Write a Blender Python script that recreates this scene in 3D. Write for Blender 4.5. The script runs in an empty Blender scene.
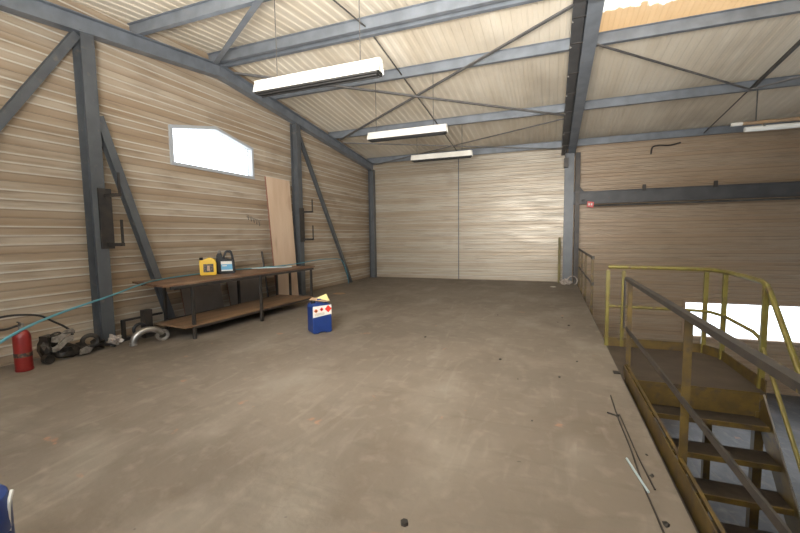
import bpy, bmesh, math, random
from mathutils import Vector, Matrix, noise
random.seed(7)
SC = bpy.context.scene
COL = SC.collection
V = Vector
# ---------------------------------------------------------------- camera
cam_d = bpy.data.cameras.new('camera'); cam = bpy.data.objects.new('camera', cam_d); COL.objects.link(cam)
cam_d.sensor_width = 36.0; cam_d.lens = 392.8/800*36.0; cam_d.clip_start = 0.05; cam_d.clip_end = 200
YAW, PIT, ROL = -0.36826, 0.080494, -0.01381
fw = V((math.sin(YAW)*math.cos(PIT), math.cos(YAW)*math.cos(PIT), -math.sin(PIT)))
rt = V((math.cos(YAW), -math.sin(YAW), 0)); up = rt.cross(fw)
r2 = rt*math.cos(ROL)+up*math.sin(ROL); u2 = -rt*math.sin(ROL)+up*math.cos(ROL)
M4 = Matrix((r2, u2, -fw)).transposed().to_4x4(); M4.translation = V((0, 0, 1.5))
cam.matrix_world = M4
SC.camera = cam
# ---------------------------------------------------------------- view
SC.view_settings.view_transform = 'Standard'; SC.view_settings.look = 'None'
SC.view_settings.gamma = 1.0; SC.view_settings.use_curve_mapping = False
SC.view_settings.exposure = -0.30
SC.cycles.use_denoising = True
SC.cycles.max_bounces = 8; SC.cycles.diffuse_bounces = 5; SC.cycles.sample_clamp_indirect = 6.0
SC.cycles.caustics_reflective = False; SC.cycles.caustics_refractive = False
# ---------------------------------------------------------------- world: bright overcast sky
W = bpy.data.worlds.new('sky'); SC.world = W; W.use_nodes = True
bg = W.node_tree.nodes['Background']; bg.inputs[0].default_value = (0.86, 0.93, 1.0, 1); bg.inputs[1].default_value = 5.0
# ---------------------------------------------------------------- fill lights added behind camera and at lower right; portals at seen windows
def area(name, loc, dirn, sx, sy, power, col=(1, 1, 1), spread=math.pi):
    d = bpy.data.lights.new(name, 'AREA'); d.shape = 'RECTANGLE'; d.size = sx; d.size_y = sy
    d.energy = power; d.color = col; d.spread = spread
    o = bpy.data.objects.new(name, d); COL.objects.link(o); o.location = loc
    o.rotation_euler = V(dirn).to_track_quat('-Z', 'Y').to_euler(); return o
area('fill_camera', (-.2, -0.55, 1.65), (-.22, 1, .88), 2.2, 1.2, 760, (1.0, 0.965, 0.91), math.radians(106))  # added light behind the camera, like a bounced flash; no window seen
area('fill_camera_low', (-2.2, -0.62, 1.7), (0.0, 1, 0.0), 3.6, 1.2, 4, (1.0, 0.94, 0.86))  # added weak general fill from behind the camera
area('fill_lower_right', (12.7, 6.0, -0.9), (-1, 0, 0.0), 4.0, 3.4, 75, (.9, 0.95, 1.0))  # added light at an assumed doorway, out of view, for the lower floor
area('fill_camera_high', (-1.2, -0.55, 3.2), (-.08, 1, -.30), 3.0, .7, 150, (1.0, 0.965, 0.91), math.radians(75))  # added to brighten the far floor and far wall
def portal(name, loc, dirn, sx, sy):
    o = area(name, loc, dirn, sx, sy, 1.0); o.data.cycles.is_portal = True
portal('portal_gable_window', (-6.0, 5.95, 3.18), (1, 0, 0), 1.95, .8)
portal('portal_lower_window', (5.85, 12.78, -.93), (0, -1, 0), 4.7, .94)

# ================================================================ materials
def mat(name, c1, c2=None, rough=.6, metal=0., scale=(3, 3, 3), lo=.35, hi=.65, bump=0., detail=6,
        c3=None, s3=(1, 1, 1), l3=.55, h3=.7, bscale=None, spec=.5):
    m = bpy.data.materials.new(name); m.use_nodes = True
    nt = m.node_tree; N = nt.nodes; L = nt.links; b = N['Principled BSDF']
    b.inputs['Roughness'].default_value = rough; b.inputs['Metallic'].default_value = metal
    b.inputs['Specular IOR Level'].default_value = spec
    b.inputs['Base Color'].default_value = (*c1, 1)
    tc = N.new('ShaderNodeTexCoord')
    def nz(sc, det=detail):
        mp = N.new('ShaderNodeMapping'); mp.inputs['Scale'].default_value = sc
        L.new(tc.outputs['Object'], mp.inputs[0]); n = N.new('ShaderNodeTexNoise')
        n.inputs['Scale'].default_value = 1; n.inputs['Detail'].default_value = det
        L.new(mp.outputs[0], n.inputs['Vector']); return n
    def ramp(src, a, bb):
        r = N.new('ShaderNodeMapRange'); r.inputs[1].default_value = a; r.inputs[2].default_value = bb
        L.new(src, r.inputs[0]); return r.outputs[0]
    def mix(f, a, bb):
        x = N.new('ShaderNodeMix'); x.data_type = 'RGBA'
        L.new(f, x.inputs[0])
        for k, v in ((6, a), (7, bb)):
            if isinstance(v, tuple): x.inputs[k].default_value = (*v, 1)
            else: L.new(v, x.inputs[k])
        return x.outputs[2]
    out = c1
    if c2:
        out = mix(ramp(nz(scale).outputs['Fac'], lo, hi), c1, c2)
    if c3:
        out = mix(ramp(nz(s3).outputs['Fac'], l3, h3), out, c3)
    if not isinstance(out, tuple): L.new(out, b.inputs['Base Color'])
    if bump:
        bn = N.new('ShaderNodeBump'); bn.inputs['Strength'].default_value = bump; bn.inputs['Distance'].default_value = .01
        L.new(nz(bscale or scale).outputs['Fac'], bn.inputs['Height']); L.new(bn.outputs[0], b.inputs['Normal'])
    m['_h'] = 1
    return m

def cladding(name, base, stain, dark, seam, axis, rough, metal, seam_amt=.6, stain_amt=1.0, off=0.0):
    """lined steel trays: stains run along the trays, every tray a little different, pale ribs"""
    m = bpy.data.materials.new(name); m.use_nodes = True
    nt = m.node_tree; N = nt.nodes; L = nt.links; b = N['Principled BSDF']
    b.inputs['Metallic'].default_value = metal
    tc = N.new('ShaderNodeTexCoord')
    def nz(sc, det=5):
        mp = N.new('ShaderNodeMapping'); mp.inputs['Scale'].default_value = sc
        L.new(tc.outputs['Object'], mp.inputs[0]); n = N.new('ShaderNodeTexNoise')
        n.inputs['Scale'].default_value = 1; n.inputs['Detail'].default_value = det
        L.new(mp.outputs[0], n.inputs['Vector']); return n.outputs['Fac']
    def rng(src, a, bb, c=0., d=1.):
        r = N.new('ShaderNodeMapRange'); r.inputs[1].default_value = a; r.inputs[2].default_value = bb
        r.inputs[3].default_value = c; r.inputs[4].default_value = d; L.new(src, r.inputs[0]); return r.outputs[0]
    def mth(op, a, bb=None):
        x = N.new('ShaderNodeMath'); x.operation = op
        for k, v in enumerate((a, bb)):
            if v is None: continue
            if isinstance(v, (int, float)): x.inputs[k].default_value = v
            else: L.new(v, x.inputs[k])
        return x.outputs[0]
    def mix(f, a, bb):
        x = N.new('ShaderNodeMix'); x.data_type = 'RGBA'; L.new(f, x.inputs[0])
        for k, v in ((6, a), (7, bb)):
            if isinstance(v, tuple): x.inputs[k].default_value = (*v, 1)
            else: L.new(v, x.inputs[k])
        return x.outputs[2]
    sep = N.new('ShaderNodeSeparateXYZ'); L.new(tc.outputs['Object'], sep.inputs[0]); z = sep.outputs[2]
    sc = (.35, .35, 5.0); sc2 = (1.6, 1.6, 14.0)
    f1 = rng(nz(sc), .42, .68, 0, stain_amt); c = mix(f1, base, stain)
    f2 = rng(nz(sc2), .5, .8, 0, .75*stain_amt); c = mix(f2, c, dark)
    zp = mth('DIVIDE', mth('ADD', z, 44*.44-.015), .44)      # trays of 440 mm
    fr = mth('FRACT', zp)
    wn = N.new('ShaderNodeTexWhiteNoise'); wn.noise_dimensions = '1D'   # each strip weathers on its own
    L.new(mth('FLOOR', mth('MULTIPLY', zp, 4.0)), wn.inputs['W'])
    c = mix(rng(wn.outputs['Value'], .3, 1, 0, .5*stain_amt), c, stain)
    # dirt gathers in the lowest strip of every tray
    low = mth('MULTIPLY', rng(fr, .0, .26, 1., 0.), rng(nz((.7, .7, 1.5)), .3, .6, .25, .85))
    c = mix(mth('MULTIPLY', low, stain_amt), c, stain)
    line = None
    for p in (.25, .5, .75):
        q = mth('LESS_THAN', mth('ABSOLUTE', mth('SUBTRACT', fr, p)), .022)
        line = q if line is None else mth('MAXIMUM', line, q)
    ln = mth('MULTIPLY', line, rng(nz((.8, .8, 3)), .3, .7, seam_amt*.5, seam_amt))
    c = mix(ln, c, seam)
    jl = mth('GREATER_THAN', fr, .972)
    c = mix(mth('MULTIPLY', jl, .7), c, dark)
    # grimy blotches
    c = mix(rng(nz((1.1, 1.1, 1.7), 7), .6, .82, 0, .55), c, dark)
    L.new(c, b.inputs['Base Color'])
    L.new(rng(nz((1, 1, 9)), .3, .7, rough-.06, rough+.12), b.inputs['Roughness'])
    bn = N.new('ShaderNodeBump'); bn.inputs['Strength'].default_value = .12; bn.inputs['Distance'].default_value = .01
    L.new(nz((.5, .5, 10), 3), bn.inputs['Height']); L.new(bn.outputs[0], b.inputs['Normal'])
    return m

M = {}
M['wall_left'] = cladding('lining_left', (.45, .375, .285), (.31, .225, .145), (.18, .13, .088), (.62, .585, .51), 'y', .55, 0.0, .85)
M['wall_far'] = cladding('lining_far', (.42, .37, .295), (.33, .26, .18), (.22, .165, .115), (.56, .53, .47), 'x', .40, .2, .5, .75)
M['wall_right'] = cladding('lining_right', (.37, .285, .20), (.34, .235, .145), (.19, .135, .09), (.44, .35, .25), 'x', .45, .1, .5, .8)
M['plain_wall'] = mat('plain_lining', (.5, .42, .33), (.38, .3, .22), .6, scale=(.4, .4, 4))
M['ceiling'] = mat('ceiling_sheet', (.78, .70, .57), (.69, .60, .465), .5, scale=(2.5, .35, 1), c3=(.44, .37, .28), s3=(.7, .5, 1), l3=.5, h3=.9)
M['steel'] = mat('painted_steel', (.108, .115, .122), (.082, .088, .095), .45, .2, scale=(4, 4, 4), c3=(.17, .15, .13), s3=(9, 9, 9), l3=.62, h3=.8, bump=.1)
M['steel_lit'] = mat('roof_steel_lit', (.20, .22, .245), (.15, .165, .185), .45, .2, scale=(4, 4, 4), c3=(.2, .18, .15), s3=(9, 9, 9), l3=.66, h3=.8, bump=.1)  # same steel made paler; the strong roof light is put into the colour
M['steel_dim'] = mat('beam_steel_dim', (.085, .085, .085), (.06, .06, .062), .5, .2, scale=(3, 3, 3), c3=(.12, .08, .06), s3=(9, 9, 9), l3=.62, h3=.8)  # steel darkened; the right bay's weak light is put into the beam colour
M['brace'] = mat('brace_steel', (.17, .165, .16), (.12, .115, .11), .5, .3, scale=(6, 6, 6))
M['steel_dark'] = mat('dark_steel', (.035, .033, .032), (.06, .05, .042), .5, .4, scale=(8, 8, 8))
M['rod'] = mat('rod_steel', (.12, .115, .105), (.08, .075, .07), .5, .4, scale=(6, 6, 6))
M['white_paint'] = mat('white_enamel', (.80, .78, .72), (.70, .67, .6), .35, scale=(3, 3, 3))
M['black_inside'] = mat('black_louvre', (.012, .011, .010), None, .6)
M['tube_glass'] = mat('tube_glass', (.82, .82, .78), None, .2)
M['yellow'] = mat('yellow_rail_paint', (.165, .14, .03), (.135, .10, .02), .45, .1, scale=(9, 9, 9), lo=.4, hi=.7, c3=(.10, .065, .035), s3=(14, 14, 14), l3=.6, h3=.72, bump=.1)
M['yellow_dirty'] = mat('dirty_yellow_paint', (.125, .080, .016), (.072, .046, .014), .5, .1, scale=(7, 7, 7), c3=(.06, .04, .025), s3=(12, 12, 12), l3=.52, h3=.68, bump=.1)
M['worn_rail'] = mat('worn_grey_rail', (.040, .037, .036), (.062, .052, .042), .45, .3, scale=(12, 12, 12), c3=(.20, .14, .03), s3=(20, 20, 20), l3=.66, h3=.72)
M['tread'] = mat('tread_plate', (.024, .018, .013), (.042, .031, .022), .6, .2, scale=(12, 12, 12), bump=.3)
M['deck'] = mat('deck_plate', (.055, .042, .03), (.08, .06, .044), .6, .2, scale=(5, 5, 5), bump=.2, c3=(.06, .045, .035), s3=(3, 3, 3))
M['wood_top'] = mat('worn_bench_board', (.22, .12, .065), (.13, .07, .04), .55, scale=(6, 1.2, 6), c3=(.30, .20, .13), s3=(5, 2, 5), l3=.55, h3=.8)
M['wood_shelf'] = mat('bench_shelf_board', (.25, .15, .08), (.15, .09, .05), .6, scale=(6, 1.2, 6))
M['ply'] = mat('pale_plywood', (.64, .48, .34), (.56, .40, .275), .6, scale=(5, 5, .8), c3=(.40, .26, .17), s3=(4, 4, 1.5), l3=.58, h3=.85)
M['ply_edge'] = mat('plywood_edge', (.20, .09, .06), None, .7)
M['grey_board'] = mat('grey_board', (.22, .19, .165), (.17, .145, .125), .7, scale=(2, 2, 2))
M['red'] = mat('extinguisher_red', (.24, .016, .013), (.19, .014, .012), .35, scale=(5, 5, 5))
M['black'] = mat('black_plastic', (.009, .009, .010), None, .45, spec=.3)
M['rubber'] = mat('black_rubber', (.012, .011, .011), None, .55)
M['hose_blue'] = mat('hose_light_blue', (.075, .27, .34), (.085, .30, .38), .5, scale=(6, 6, 6))
M['hose_pale'] = mat('hose_end_pale', (.45, .55, .56), None, .4)
M['yellow_can'] = mat('yellow_can_plastic', (.72, .45, .012), None, .35)
M['blue_can'] = mat('blue_can_plastic', (.010, .036, .165), (.008, .028, .135), .4, scale=(6, 6, 6))
M['paper'] = mat('label_paper', (.72, .70, .64), None, .6)
M['label_dark'] = mat('label_dark', (.03, .035, .035), (.16, .10, .05), .5, scale=(25, 25, 25), lo=.5, hi=.6)
M['label_blue'] = mat('label_blue', (.12, .36, .56), None, .5)
M['hazard_red'] = mat('hazard_red', (.70, .035, .02), None, .5)
M['hazard_orange'] = mat('hazard_orange', (.62, .13, .02), None, .5)
M['cardboard'] = mat('cardboard', (.40, .27, .17), None, .8)
M['yellow_paper'] = mat('yellow_paper', (.78, .68, .30), None, .8)
M['galv'] = mat('galvanised_metal', (.42, .40, .37), (.26, .24, .21), .35, .8, scale=(9, 9, 9))
M['alloy'] = mat('dirty_alloy', (.36, .33, .29), (.14, .12, .10), .5, .4, scale=(14, 14, 14))
M['grease'] = mat('greasy_metal', (.018, .016, .014), (.05, .042, .035), .45, .4, scale=(14, 14, 14), bump=.4)
M['crumple'] = mat('crumpled_film', (.48, .42, .37), (.30, .24, .2), .4, scale=(12, 12, 12))
M['frame'] = mat('window_frame', (.40, .42, .44), None, .5)
M['ochre'] = mat('ochre_conduit', (.40, .26, .14), (.28, .2, .13), .5, scale=(6, 6, 6))
M['olive'] = mat('olive_post', (.17, .14, .035), (.10, .085, .03), .6, scale=(9, 9, 3))
M['tag'] = mat('red_tag', (.62, .10, .09), None, .5)
M['slab_edge'] = mat('slab_edge', (.06, .05, .042), None, .8)
M['orange'] = mat('orange_plastic', (.6, .22, .05), None, .5)

# concrete floor
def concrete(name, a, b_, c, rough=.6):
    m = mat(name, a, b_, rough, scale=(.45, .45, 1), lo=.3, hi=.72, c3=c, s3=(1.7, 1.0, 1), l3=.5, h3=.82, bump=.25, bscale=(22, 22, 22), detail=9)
    nt = m.node_tree; N = nt.nodes; L = nt.links; bs = N['Principled BSDF']
    src = bs.inputs['Base Color'].links[0].from_socket
    tc = N.new('ShaderNodeTexCoord')
    def nz(sc, det=6, dist=0.):
        mp = N.new('ShaderNodeMapping'); mp.inputs['Scale'].default_value = sc; mp.inputs['Rotation'].default_value = (0, 0, .5)
        L.new(tc.outputs['Object'], mp.inputs[0]); n = N.new('ShaderNodeTexNoise'); n.inputs['Scale'].default_value = 1
        n.inputs['Detail'].default_value = det; n.inputs['Distortion'].default_value = dist
        L.new(mp.outputs[0], n.inputs['Vector']); return n.outputs['Fac']
    def rng(s, lo, hi, o0, o1):
        r = N.new('ShaderNodeMapRange'); r.inputs[1].default_value = lo; r.inputs[2].default_value = hi
        r.inputs[3].default_value = o0; r.inputs[4].default_value = o1; L.new(s, r.inputs[0]); return r.outputs[0]
    def mix(f, x, col):
        k = N.new('ShaderNodeMix'); k.data_type = 'RGBA'; L.new(f, k.inputs[0]); L.new(x, k.inputs[6]); k.inputs[7].default_value = (*col, 1); return k.outputs[2]
    src = mix(rng(nz((2.4, 2.1, 1), 10, .8), .50, .72, 0, .38), src, (.12, .088, .062))     # brown damp mottling
    src = mix(rng(nz((7, 7, 1), 8, .3), .54, .74, 0, .30), src, (.33, .29, .235))        # fine pale dust
    src = mix(rng(nz((5.5, 1.1, 1), 9, 1.5), .58, .76, 0, .18), src, (.42, .38, .32))     # dusty scrapes
    src = mix(rng(nz((1.2, 5.5, 1), 9, 1.2), .58, .78, 0, .4), src, (.10, .08, .06))     # dark drag marks
    src = mix(rng(nz((3, 3, 1), 4, .3), .70, .73, 0, .45), src, (.42, .19, .10))      # orange paint specks
    src = mix(rng(nz((9, 9, 1), 2), .76, .79, 0, .6), src, (.05, .04, .035))           # oil specks
    L.new(src, bs.inputs['Base Color'])
    return m
M['floor'] = concrete('concrete_floor', (.215, .18, .142), (.13, .106, .081), (.28, .245, .20))
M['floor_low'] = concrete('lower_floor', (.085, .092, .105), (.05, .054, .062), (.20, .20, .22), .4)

def glass(name, tint=(1, 1, 1)):
    m = bpy.data.materials.new(name); m.use_nodes = True; nt = m.node_tree; N = nt.nodes; L = nt.links
    N.remove(N['Principled BSDF']); t = N.new('ShaderNodeBsdfTransparent'); t.inputs[0].default_value = (*tint, 1)
    g = N.new('ShaderNodeBsdfGlossy'); g.inputs['Roughness'].default_value = .02
    mx = N.new('ShaderNodeMixShader'); mx.inputs[0].default_value = .04
    L.new(t.outputs[0], mx.inputs[1]); L.new(g.outputs[0], mx.inputs[2])
    L.new(mx.outputs[0], N['Material Output'].inputs[0]); return m
M['glass'] = glass('window_glass')
def translucent_sheet():
    m = bpy.data.materials.new('translucent_sheet'); m.use_nodes = True; nt = m.node_tree; N = nt.nodes; L = nt.links
    N.remove(N['Principled BSDF'])
    tc = N.new('ShaderNodeTexCoord'); sep = N.new('ShaderNodeSeparateXYZ'); L.new(tc.outputs['Object'], sep.inputs[0])
    n = N.new('ShaderNodeTexNoise'); n.inputs['Scale'].default_value = 7; n.inputs['Detail'].default_value = 6; L.new(tc.outputs['Object'], n.inputs['Vector'])
    n2 = N.new('ShaderNodeTexNoise'); n2.inputs['Scale'].default_value = 1.5; n2.inputs['Detail'].default_value = 6; L.new(tc.outputs['Object'], n2.inputs['Vector'])
    # dirt has built up below a ragged edge, the sheet is clean next to the ridge
    a = N.new('ShaderNodeMath'); a.operation = 'MULTIPLY_ADD'; a.inputs[1].default_value = .5; L.new(n.outputs['Fac'], a.inputs[0]); L.new(sep.outputs[1], a.inputs[2])
    r = N.new('ShaderNodeMath'); r.operation = 'GREATER_THAN'; r.inputs[1].default_value = 7.28; L.new(a.outputs[0], r.inputs[0])
    mxc = N.new('ShaderNodeMix'); mxc.data_type = 'RGBA'; L.new(n2.outputs['Fac'], mxc.inputs[0])
    mxc.inputs[6].default_value = (.55, .41, .26, 1); mxc.inputs[7].default_value = (.66, .54, .40, 1)
    mx2 = N.new('ShaderNodeMix'); mx2.data_type = 'RGBA'; L.new(r.outputs[0], mx2.inputs[0]); mx2.inputs[6].default_value = (.95, .92, .85, 1); L.new(mxc.outputs[2], mx2.inputs[7])
    t = N.new('ShaderNodeBsdfTranslucent'); L.new(mx2.outputs[2], t.inputs[0])
    d = N.new('ShaderNodeBsdfDiffuse'); L.new(mxc.outputs[2], d.inputs[0])
    ms = N.new('ShaderNodeMixShader'); ms.inputs[0].default_value = .22; L.new(t.outputs[0], ms.inputs[1]); L.new(d.outputs[0], ms.inputs[2])
    L.new(ms.outputs[0], N['Material Output'].inputs[0]); return m
M['skylight'] = translucent_sheet()

# ================================================================ mesh helpers
class MB:
    """collects shapes in world coordinates; build() links them as ONE mesh object"""
    def __init__(s): s.v = []; s.f = []; s.mi = []
    def add(s, vs, fs, mi=0):
        o = len(s.v); s.v += [V(p) for p in vs]; s.f += [[i+o for i in f] for f in fs]; s.mi += [mi]*len(fs); return s
    def box(s, a, b, mi=0, rot=0., piv=None):
        a, b = V(a), V(b); vs = [V((x, y, z)) for x in (a.x, b.x) for y in (a.y, b.y) for z in (a.z, b.z)]
        if rot:
            c = V(piv) if piv else (a+b)/2; R = Matrix.Rotation(rot, 3, 'Z'); vs = [R@(p-c)+c for p in vs]
        return s.add(vs, [(0, 1, 3, 2), (4, 6, 7, 5), (0, 4, 5, 1), (2, 3, 7, 6), (0, 2, 6, 4), (1, 5, 7, 3)], mi)
    def ext(s, prof, p0, p1, upv=(0, 0, 1), mi=0, cap=True):
        """profile [(side,up)...] swept straight from p0 to p1"""
        p0, p1 = V(p0), V(p1); d = (p1-p0).normalized(); u = V(upv)
        sd = d.cross(u)
        if sd.length < 1e-4: sd = d.cross(V((0, 1, 0)))
        sd.normalize(); u = sd.cross(d)
        n = len(prof); vs = [p+sd*a+u*b for p in (p0, p1) for a, b in prof]
        fs = [(i, (i+1) % n, n+(i+1) % n, n+i) for i in range(n)]
        if cap: fs += [tuple(range(n))[::-1], tuple(range(n, 2*n))]
        return s.add(vs, fs, mi)
    def bar(s, p0, p1, w, h, upv=(0, 0, 1), mi=0):
        return s.ext([(-w/2, -h/2), (w/2, -h/2), (w/2, h/2), (-w/2, h/2)], p0, p1, upv, mi)
    def ibeam(s, p0, p1, w, h, t=.014, upv=(0, 0, 1), mi=0):
        a, b, c = w/2, h/2, t/2
        return s.ext([(-a, -b), (a, -b), (a, -b+t), (c, -b+t), (c, b-t), (a, b-t), (a, b), (-a, b), (-a, b-t), (-c, b-t), (-c, -b+t), (-a, -b+t)], p0, p1, upv, mi)
    def angle(s, p0, p1, w, t=.008, upv=(0, 0, 1), mi=0, flip=1):
        pr = [(0, 0), (w, 0), (w, t), (t, t), (t, w), (0, w)]
        pr = [(flip*(x-w/2), y-w/2) for x, y in pr]
        return s.ext(pr, p0, p1, upv, mi)
    def tube(s, pts, r, n=10, mi=0, closed=False, rs=None):
        pts = [V(p) for p in pts]; k = len(pts); rings = []; nrm = None
        for i, p in enumerate(pts):
            if closed: t = (pts[(i+1) % k]-pts[i-1])
            else: t = pts[min(i+1, k-1)]-pts[max(i-1, 0)]
            t.normalize()
            if nrm is None:
                nrm = t.cross(V((0, 0, 1)));
                if nrm.length < .05: nrm = t.cross(V((0, 1, 0)))
            nrm = (nrm-t*nrm.dot(t)).normalized(); b = t.cross(nrm); rr = rs[i] if rs else r
            rings.append([p+nrm*math.cos(2*math.pi*j/n)*rr+b*math.sin(2*math.pi*j/n)*rr for j in range(n)])
        vs = [q for g in rings for q in g]; fs = []
        for i in range(k if closed else k-1):
            for j in range(n):
                a = i*n; b2 = ((i+1) % k)*n; fs.append((a+j, a+(j+1) % n, b2+(j+1) % n, b2+j))
        if not closed: fs += [tuple(range(n))[::-1], tuple(range((k-1)*n, k*n))]
        return s.add(vs, fs, mi)
    def lathe(s, c, prof, n=28, mi=0):
        """prof [(r,z)...] around the vertical through c"""
        c = V(c); vs = []; fs = []; k = len(prof)
        for r, z in prof:
            for j in range(n): vs.append(c+V((r*math.cos(2*math.pi*j/n), r*math.sin(2*math.pi*j/n), z)))
        for i in range(k-1):
            for j in range(n): fs.append((i*n+j, i*n+(j+1) % n, (i+1)*n+(j+1) % n, (i+1)*n+j))
        fs += [tuple(range(n))[::-1], tuple(range((k-1)*n, k*n))]
        return s.add(vs, fs, mi)
    def prism(s, poly, axis_o, ax, ay, depth, mi=0):
        """2D polygon (a,b) in the plane o+a*ax+b*ay, thickened along the normal by depth (centred)"""
        o, ax, ay = V(axis_o), V(ax).normalized(), V(ay).normalized(); nn = ax.cross(ay)
        n = len(poly); vs = [o+ax*a+ay*b+nn*(k*depth/2) for k in (-1, 1) for a, b in poly]
        fs = [(i, (i+1) % n, n+(i+1) % n, n+i) for i in range(n)]+[tuple(range(n))[::-1], tuple(range(n, 2*n))]
        return s.add(vs, fs, mi)
    def build(s, name, mats, parent=None, smooth=False, bevel=0., origin=None, fix=True):
        if not isinstance(mats, (list, tuple)): mats = [mats]
        if parent is not None:
            L0 = parent['_w'] if '_w' in parent else (0, 0, 0); L0 = V(L0)
        elif origin is not None: L0 = V(origin)
        else:
            xs = [p.x for p in s.v]; ys = [p.y for p in s.v]; zs = [p.z for p in s.v]
            L0 = V(((min(xs)+max(xs))/2, (min(ys)+max(ys))/2, min(zs)))
        me = bpy.data.meshes.new(name); me.from_pydata([p-L0 for p in s.v], [], s.f)
        for m_ in mats: me.materials.append(m_)
        me.polygons.foreach_set('material_index', s.mi)
        if fix:
            bm = bmesh.new(); bm.from_mesh(me); bmesh.ops.recalc_face_normals(bm, faces=bm.faces); bm.to_mesh(me); bm.free()
        if smooth:
            me.polygons.foreach_set('use_smooth', [True]*len(me.polygons)); me.set_sharp_from_angle(angle=math.radians(35))
        me.update()
        o = bpy.data.objects.new(name, me); COL.objects.link(o)
        if parent is not None: o.parent = parent
        else: o.location = L0
        o['_w'] = tuple(L0)
        if bevel:
            b = o.modifiers.new('bevel', 'BEVEL'); b.width = bevel; b.segments = 2; b.limit_method = 'ANGLE'
        return o
def tag(o, label, cat, group=None):
    o['label'] = label; o['category'] = cat
    if group: o['group'] = group
    return o
def thing(name, label, cat, loc=(0, 0, 0), group=None):
    o = bpy.data.objects.new(name, None); COL.objects.link(o); o.location = loc; o['_w'] = tuple(V(loc)); o.empty_display_size = .1
    return tag(o, label, cat, group)
def struct(o): o['kind'] = 'structure'; return o
def arc(c, r, a0, a1, n, ax=(1, 0, 0), ay=(0, 0, 1)):
    c, ax, ay = V(c), V(ax), V(ay)
    return [c+ax*r*math.cos(a0+(a1-a0)*i/(n-1))+ay*r*math.sin(a0+(a1-a0)*i/(n-1)) for i in range(n)]
def smooth_path(pts, k=8):
    pts = [V(p) for p in pts]; out = []
    P = [pts[0]*2-pts[1]]+pts+[pts[-1]*2-pts[-2]]
    for i in range(1, len(P)-2):
        a, b, c, d = P[i-1:i+3]
        for j in range(k):
            t = j/k; out.append(.5*((2*b)+(c-a)*t+(2*a-5*b+4*c-d)*t*t+(3*b-a-3*c+d)*t**3))
    out.append(pts[-1]); return out

# ================================================================ setting
XL, YF, YN, XR, ZG = -6.1, 12.85, -0.75, 12.8, -2.8
S = .113
def roofz(y, off): return off-S*abs(y-6.0)

def clad_wall(name, m, along, pos, u0f, u1f, z0, z1, outward, holes=(), breaks=(), origin=(0, 0, 0), depth=.022, skin=.1):
    """ribbed lining: rows in z, each clipped to [u0f(z),u1f(z)] minus holes [(z0,z1,lf,rf)]"""
    PT = .44; Z0 = .015
    zs = set([z0, z1]); prof = {}
    RB = ((.25, .030, .050, 1), (.5, .030, .050, 1), (.75, .030, .050, 1), (1.0, .012, .024, -.6))
    k = math.floor((z0-Z0)/PT)*PT+Z0-PT
    while k < z1+PT:
        for p, a_, b_, hgt in RB:
            for e, o in ((-b_, 0), (-a_, hgt), (a_, hgt), (b_, 0)):
                zz = k+(p+e)*PT
                if z0 < zz < z1: zs.add(round(zz, 5)); prof[round(zz, 5)] = o
        k += PT
    for h in holes: zs.update([h[0], h[1]])
    for b in breaks:
        if z0 < b < z1: zs.add(b)
    zs = sorted(zs)
    def o_at(zz):
        if zz in prof: return prof[zz]
        f = ((zz-Z0+44*PT) % PT)/PT
        return 1 if any(abs(f-p) < .03 for p in (.25, .5, .75)) else 0
    mb = MB()
    sgn = -outward
    def pt(u, zz, d): return (u, pos+sgn*d, zz) if along == 'x' else (pos+sgn*d, u, zz)
    for a, b in zip(zs[:-1], zs[1:]):
        zm = (a+b)/2; segs = [(u0f, u1f)]
        for h in holes:
            if h[0] <= zm <= h[1]: segs = [(u0f, h[2]), (h[3], u1f)]
        for l, r in segs:
            la, lb, ra, rb = l(a), l(b), r(a), r(b)
            if ra-la < .001 and rb-lb < .001: continue
            da, db = o_at(a)*depth, o_at(b)*depth
            mb.add([pt(la, a, da), pt(max(ra, la), a, da), pt(max(rb, lb), b, db), pt(lb, b, db)], [(0, 1, 2, 3)])
            mb.add([pt(la, a, -skin), pt(max(ra, la), a, -skin), pt(max(rb, lb), b, -skin), pt(lb, b, -skin)], [(0, 3, 2, 1)])
    return struct(mb.build(name, m, origin=origin, fix=False))

rl = lambda z: 6.0-max(0., (5.0-z))/S; rr = lambda z: 6.0+max(0., (5.0-z))/S
u0 = lambda z: max(YN, rl(z)); u1 = lambda z: min(YF, rr(z))
zk = 5.0-S*(YF-6)
# gable window outline on the left wall: house shape
WB, WS, WT = 2.80, 3.375, 3.575; WY0, WYM, WY1 = 5.02, 5.97, 6.93
hl = lambda z: WY0 if z <= WS else WY0+(z-WS)/(WT-WS)*(WYM-WY0)
hr = lambda z: WY1 if z <= WS else WY1-(z-WS)/(WT-WS)*(WY1-WYM)
clad_wall('wall_left', M['wall_left'], 'y', XL, u0, u1, 0.0, 4.98, -1, holes=[(WB, WT, hl, hr)], breaks=(WS, zk, 4.4, 4.6, 4.8), depth=.009)
K = lambda v: (lambda z: v)
clad_wall('wall_far', M['wall_far'], 'x', YF, K(XL), K(.36), 0.0, 4.22, 1)
clad_wall('wall_far_right', M['wall_right'], 'x', YF+.02, K(.36), K(XR), ZG, 4.22, 1, holes=[(-1.40, -.46, K(3.48), K(8.2))])
clad_wall('wall_near', M['plain_wall'], 'x', YN, K(XL), K(XR), ZG, 4.22, -1, holes=[(.9, 3.65, K(-4.6), K(1.2))])  # hole for the added window behind the camera
clad_wall('wall_right', M['plain_wall'], 'y', XR, K(YN), K(YF), ZG, 4.98, 1, holes=[(ZG, .8, K(3.8), K(8.2))])  # unseen doorway added to let light onto the lower floor
struct(MB().box((-2.875, YF-.026, 0), (-2.845, YF-.02, 4.1)).build('trim_1', M['steel'], origin=(0, 0, 0)))
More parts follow.
